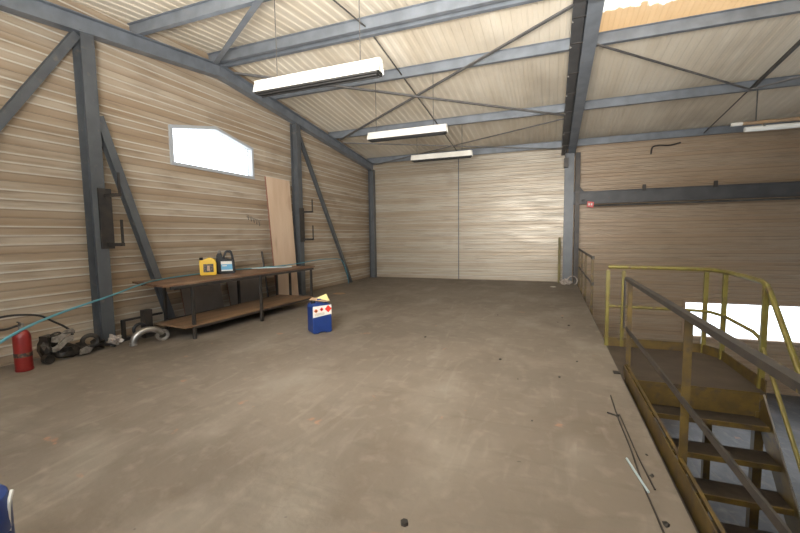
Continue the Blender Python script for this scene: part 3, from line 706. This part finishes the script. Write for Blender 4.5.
# dangling cable stub on the wall above the beam
tag(MB().tube(smooth_path([(2.52, 12.8, 3.62), (2.55, 12.8, 3.80), (2.70, 12.8, 3.84), (2.95, 12.8, 3.82), (3.2, 12.8, 3.87)]), .022, 6).build('cable_stub', M['steel_dark']), 'short dark cable stub hanging on the wall above the crossing beam', 'cable')
t = thing('scrap_bearing', 'greasy black pulley and belts lying between the gearbox scrap and the column', 'scrap metal', (-5.75, 3.3, 0))
mb = MB(); blob(mb, (-5.72, 3.22, .07), .09, (1.1, 1.3, .8), 5, .35); blob(mb, (-5.74, 3.42, .09), .08, (1, 1.1, .8), 6, .35); mb.build('lump', M['grease'], t)
MB().tube(arc((-5.70, 3.30, .15), .085, 0, 2*math.pi, 22, (.35, .93, 0), (-.1, 0, .9))[:-1], .028, 10, closed=True).build('pulley', M['grease'], t, smooth=True)
MB().tube(smooth_path([(-5.62, 3.12, .05), (-5.60, 3.25, .10), (-5.60, 3.4, .09), (-5.66, 3.52, .05), (-5.6, 3.55, .02)]), .014, 8).build('belt', M['rubber'], t, smooth=True)
MB().prism([(0, 0), (.12, -.02), (.16, .03), (.1, .075), (.02, .06)], (-5.59, 3.10, .03), (0, 1, .15), (0, -.15, 1), .018).build('plate', M['alloy'], t)
# crumpled film at the column foot
mb = MB(); blob(mb, (-5.72, 3.62, .07), .075, (1, 1, .9), 9, .5, sub=3, fr=4); tag(mb.build('crumpled_film', M['crumple']), 'small crumpled pale plastic film at the foot of the nearest column', 'rubbish')
# frame and exhaust pipes
t = thing('floor_stand', 'dark square metal frame stand standing on the floor left of the bench', 'stand', (-5.75, 4.1, 0))
mb = MB()
mb.bar((-5.84, 3.83, 0), (-5.84, 3.83, .30), .045, .045, (1, 0, 0)).bar((-5.84, 3.81, .30), (-5.84, 4.45, .30), .04, .03).bar((-5.84, 3.6, .02), (-5.84, 3.9, .02), .04, .04).bar((-5.84, 3.83, .02), (-5.84, 4.45, .02), .03, .03)
mb.build('frame_bars', M['steel_dark'], t)
MB().box((-5.78, 4.05, 0), (-5.68, 4.17, .42)).build('upright', M['steel_dark'], t)
t = thing('exhaust_pipe', 'curved galvanised exhaust pipe lying on the floor left of the bench', 'pipe', (-5.35, 3.8, 0))
p = arc((-5.36, 3.86, .04), .19, math.radians(178), math.radians(25), 16, (.38, .92, 0), (0, 0, .85))
MB().tube(p, .045, 14).build('bend', M['galv'], t, smooth=True)
MB().tube([p[0]+V((0, 0, -.04)), p[0]], .05, 14).build('flange', M['galv'], t)
t = thing('pipe_ring', 'small round metal pipe ring lying behind the curved exhaust pipe', 'pipe', (-5.35, 4.05, 0))
MB().tube(arc((-5.30, 4.03, .085), .065, 0, 2*math.pi, 20, (.55, .83, 0), (0, 0, 1))[:-1], .025, 10, closed=True).build('collar', M['galv'], t, smooth=True)
tag(MB().tube(arc((-5.62, 3.92, .17), .08, 0, 2*math.pi, 20, (.3, .93, 0), (0, 0, 1))[:-1], .022, 10, closed=True).build('rubber_ring', M['rubber'], smooth=True), 'black rubber ring leaning in the dark metal frame', 'ring')

# ================================================================ hose
t = thing('air_hose', 'light blue hose crossing the bench top and hanging out towards the left edge', 'hose', (-5.2, 5, .86))
path = [(-1.9, -.55, .02), (-2.2, -.1, .25), (-2.75, .75, .68), (-3.35, 1.42, .842), (-4.05, 2.10, .845), (-4.62, 2.92, .862), (-5.12, 3.62, .885), (-5.58, 4.25, .868), (-5.75, 4.75, .864), (-5.80, 5.35, .863), (-5.78, 6.0, .863), (-5.60, 6.6, .863), (-5.50, 7.12, .863), (-5.50, 7.8, .872), (-5.66, 8.6, .88), (-5.76, 9.4, .86), (-5.80, 10.2, .78), (-5.85, 10.6, .4), (-5.84, 10.7, .02)]
MB().tube(smooth_path(path), .010, 8).build('hose_line', M['hose_blue'], t, smooth=True)
MB().tube(smooth_path([(-5.64, 6.3, .863), (-5.45, 6.5, .863), (-5.25, 6.7, .863), (-5.12, 6.9, .863)]), .012, 8).build('hose_end', M['hose_pale'], t, smooth=True)

# ================================================================ railings, stairs
XE, XS = .75, 1.87
YL0, YL1 = 4.48, 5.76
ZT, ZM = 1.03, .52
# far railing along the slab edge
t = thing('guard_rail', 'yellow guard rail section along the floor edge beside the far column', 'railing', (XE, 10, 0))
for y in (8.42, 10.0, 11.2, 12.35): MB().box((XE-.022, y-.022, -.15), (XE+.022, y+.022, 1.0)).build('post', M['yellow_dirty'], t)
MB().tube([(XE, 8.40, 1.01), (XE, 12.45, 1.01)], .024, 10).build('top_rail', M['worn_rail'], t)
MB().tube([(XE, 8.40, .50), (XE, 12.45, .50)], .02, 10).build('mid_rail', M['worn_rail'], t)
for z in (1.01, .5): MB().lathe((XE, 8.40, z-.03), [(.03, 0), (.03, .06)], 10).build('joint', M['worn_rail'], t)
# landing railing: back, chamfered corner, right side, then down the stairs
t = thing('handrail', 'olive yellow tubular railing around the back and right of the stair landing', 'railing', (1.3, YL1, 0))
sd = V((0, -.72, -.80)).normalized()
top = [(.70, YL1, 1.045), (1.2, YL1, 1.04), (1.72, YL1, 1.03), (1.80, 5.70, 1.03), (XS, 5.50, 1.025), (XS, 5.0, 1.02), (XS, 4.68, 1.01)]
bend = [(XS, 4.60, .99), (XS, 4.53, .94)]
def down(p, n): p = V(p); return [tuple(p+sd*k) for k in n]
MB().tube([V(q) for q in top+bend+down((XS, 4.53, .94), (.3, 1.2, 2.4, 3.2))], .024, 10).build('top_rail', M['yellow'], t, smooth=True)
MB().tube([V(q) for q in [(.70, YL1, .53), (1.72, YL1, .52), (1.80, 5.70, .52), (XS, 5.5, .515), (XS, 4.80, .50), (XS, 4.66, .47)]+down((XS, 4.6, .40), (0, 1.2, 2.2, 2.9))], .018, 10).build('mid_rail', M['yellow'], t, smooth=True)
for x, y in ((.70, YL1), (1.76, YL1-.01), (XS, 5.52), (XS, 4.60)): MB().box((x-.022, y-.018, -.12), (x+.022, y+.018, 1.0)).build('post', M['yellow'], t)
MB().box((.86, YL1-.015, 0), (.90, YL1+.015, 1.0)).build('post', M['yellow'], t)
for k in (1.3, 2.6):
    p = V((XS, 4.53, .94))+sd*k; MB().box((XS-.02, p.y-.02, p.z-1.05), (XS+.02, p.y+.02, p.z)).build('post', M['yellow'], t)
tb = MB(); tb.bar((.68, YL1, .04), (1.74, YL1, .04), .012, .14).bar((1.74, YL1, .04), (XS, 5.55, .04), .012, .14).bar((XS, 5.55, .04), (XS, 4.5, .04), .012, .14)
tb.build('toe_plate', M['yellow_dirty'], t)
# left railing along the stair opening
t = thing('guard_rail', 'dark worn guard rail running towards the camera beside the stair opening', 'railing', (XE, 3, 0))
MB().bar((XE, 4.70, 1.005), (XE, -.6, 1.005), .044, .034).build('top_rail', M['worn_rail'], t)
MB().bar((XE, 4.66, .485), (XE, -.6, .485), .012, .04).build('mid_rail', M['worn_rail'], t)
for y in (4.64, 2.78, .9, -.5):
    MB().angle((XE+.02, y, -.16), (XE+.02, y, 1.0), .045, .007, upv=(0, 1, 0)).build('post', M['yellow_dirty'], t)
MB().bar((XE-.022, 4.665, .485), (XE-.022, 4.665, 1.0), .05, .012, (1, 0, 0)).build('post_cover', M['worn_rail'], t)
MB().bar((.735, 4.60, .03), (.735, -.6, .03), .008, .16).bar((.76, 4.60, .11), (.76, -.6, .11), .02, .012).build('toe_plate', M['yellow_dirty'], t)
MB().box((.64, 4.60, 0), (.70, 4.67, .012)).build('foot_plate', M['steel_dark'], t)

# staircase
t = thing('staircase', 'steel staircase with landing going down through the floor opening', 'staircase', (1.3, YL0, ZG))
XI0, XI1 = .80, 1.82
MB().box((.71, YL0, -.02), (XS, YL1, 0)).build('landing_deck', M['deck'], t)
MB().box((XI0-.05, YL0-.008, -.23), (XI1, YL0+.004, .0)).build('riser_plate', M['yellow_dirty'], t)
mb = MB()
for a, b_ in (((.72, YL1-.03, -.1), (XS, YL1-.03, -.1)), ((XS-.02, YL1, -.1), (XS-.02, YL0, -.1)), ((.74, YL1, -.1), (.74, YL0, -.1)), ((.72, 5.1, -.1), (XS, 5.1, -.1))): mb.bar(a, b_, .05, .16)
mb.build('landing_beam', M['yellow_dirty'], t)
for x, y in ((.80, 5.7), (1.83, 5.7), (.80, 4.5), (1.83, 4.5)): MB().box((x-.035, y-.035, ZG), (x+.035, y+.035, -.18)).build('support_post', M['yellow_dirty'], t)
run, rise = .212, .238
s0 = V((0, YL0, -.02)); s1 = V((0, YL0-run*11, -.02-rise*11))
for x in (XI0-.012, XI1+.012):
    MB().bar((x, YL0+.02, -.10), (x, s1.y, s1.z+.02-.10), .014, .24).build('stringer', M['yellow_dirty'], t)
MB().tube([(XI1+.012, YL0-.05, .0), (XI1+.012, s1.y, s1.z+.08)], .008, 6).build('stringer_strip', M['galv'], t)
for k in range(1, 11):
    z = -rise*k; y1 = YL0-run*k
    tr = MB().box((XI0, y1, z-.03), (XI1, y1+.25, z)).build('tread', M['tread'], t)
    MB().box((XI0, y1-.008, z-.04), (XI1, y1+.012, z+.004)).build('nosing', M['yellow_dirty'], tr)

# ================================================================ bits on the floor
tag(MB().box((.19, 12.49, 0), (.26, 12.56, 1.36)).build('wooden_post', M['olive'], bevel=.01), 'short olive post standing against the far column', 'post')
mb = MB(); blob(mb, (.40, 12.22, .08), .105, (1.2, .9, .8), 11, .5, sub=3, fr=3.5)
t = tag(mb.build('crumpled_film', M['crumple']), 'crumpled pale plastic film at the foot of the far column', 'rubbish')
tag(MB().tube(arc((.56, 11.95, .15), .13, math.radians(-60), math.radians(215), 20, (1, .2, 0), (0, 0, 1)), .016, 8).build('plastic_strap', M['crumple'], smooth=True), 'loop of pale plastic strap beside the far column foot', 'strap')
tag(MB().prism([(-.07, -.03), (.02, -.05), (.08, .0), (.03, .045), (-.05, .03)], (.06, 11.6, .006), (1, 0, 0), (0, 1, 0), .01).build('litter_scrap', M['paper']), 'small white scrap on the floor before the far column', 'litter')
tag(MB().prism([(-.13, -.1), (.1, -.12), (.17, .03), (.05, .13), (-.12, .08)], (-5.12, 8.85, .006), (1, 0, 0), (0, 1, 0), .01).build('litter_scrap', M['cardboard']), 'flat pale scrap on the floor beyond the bench end', 'litter')
tag(MB().tube([(.485, 2.84, .012), (.542, 2.50, .012)], .007, 10).build('metal_rod', M['hose_pale']), 'short shiny metal rod lying near the stair opening', 'rod')
tag(MB().tube(smooth_path([(.53, 3.95, .004), (.525, 3.5, .004), (.535, 3.0, .004), (.53, 2.6, .004), (.545, 2.2, .004), (.55, 1.7, .004)]), .006, 6).build('floor_cable', M['steel_dark']), 'thin dark cable lying along the stair edge of the floor', 'cable')
tag(MB().tube(smooth_path([(.545, 3.55, .004), (.555, 3.2, .004), (.565, 2.85, .004), (.585, 2.55, .004)]), .005, 6).build('floor_cable', M['steel_dark']), 'second shorter dark wire right beside the long floor cable', 'cable')
tag(MB().tube([(.455, 3.55, .008), (.525, 3.51, .008)], .007, 8).tube([(.52, 3.513, .008), (.53, 3.507, .008)], .013, 8).build('screw', M['steel_dark']), 'small dark screw on the floor near the stair opening', 'screw')
mb = MB(); mb.tube([(-.69, 1.80, .0), (-.69, 1.80, .018)], .021, 6); tag(mb.build('hex_nut', M['steel_dark']), 'dark nut on the open floor at the bottom centre', 'nut')
crumbs = [(-.12, 3.2), (.30, 4.9), (-.55, 4.7), (-2.4, 8.6), (.2, 7.4), (.28, 6.8), (.12, 7.0), (-.9, 7.3), (-1.7, 5.4), (.62, 2.95), (.60, 2.70), (.57, 2.25), (-.3, 4.1), (.1, 4.3)]
for i, (x, y) in enumerate(crumbs):
    mb = MB(); blob(mb, (x, y, .005), .009+.004*(i % 3), (1, 1.3, .5), i, .4, sub=1)
    tag(mb.build('grit_crumb', M['steel_dark']), 'tiny dark crumb of dirt on the concrete floor', 'debris', 'crumbs of dirt on the floor')
# blue drum just at the lower left
t = thing('plastic_drum', 'blue plastic drum with a pale strap cut by the lower left edge', 'drum', (-2.41, .833, 0))
MB().lathe((-2.41, .833, 0), [(.13, 0), (.15, .02), (.155, .05), (.155, .16), (.15, .17), (.155, .18), (.155, .30), (.145, .34), (.10, .36)], 32).build('body', M['blue_can'], t, smooth=True)
MB().tube(smooth_path([(-2.335, .972, .335), (-2.298, .945, .31), (-2.302, .94, .25), (-2.308, .94, .20), (-2.312, .94, .12), (-2.30, .95, .008)]), .008, 6).build('strap', M['paper'], t)

for o in bpy.data.objects:
    if '_w' in o: del o['_w']
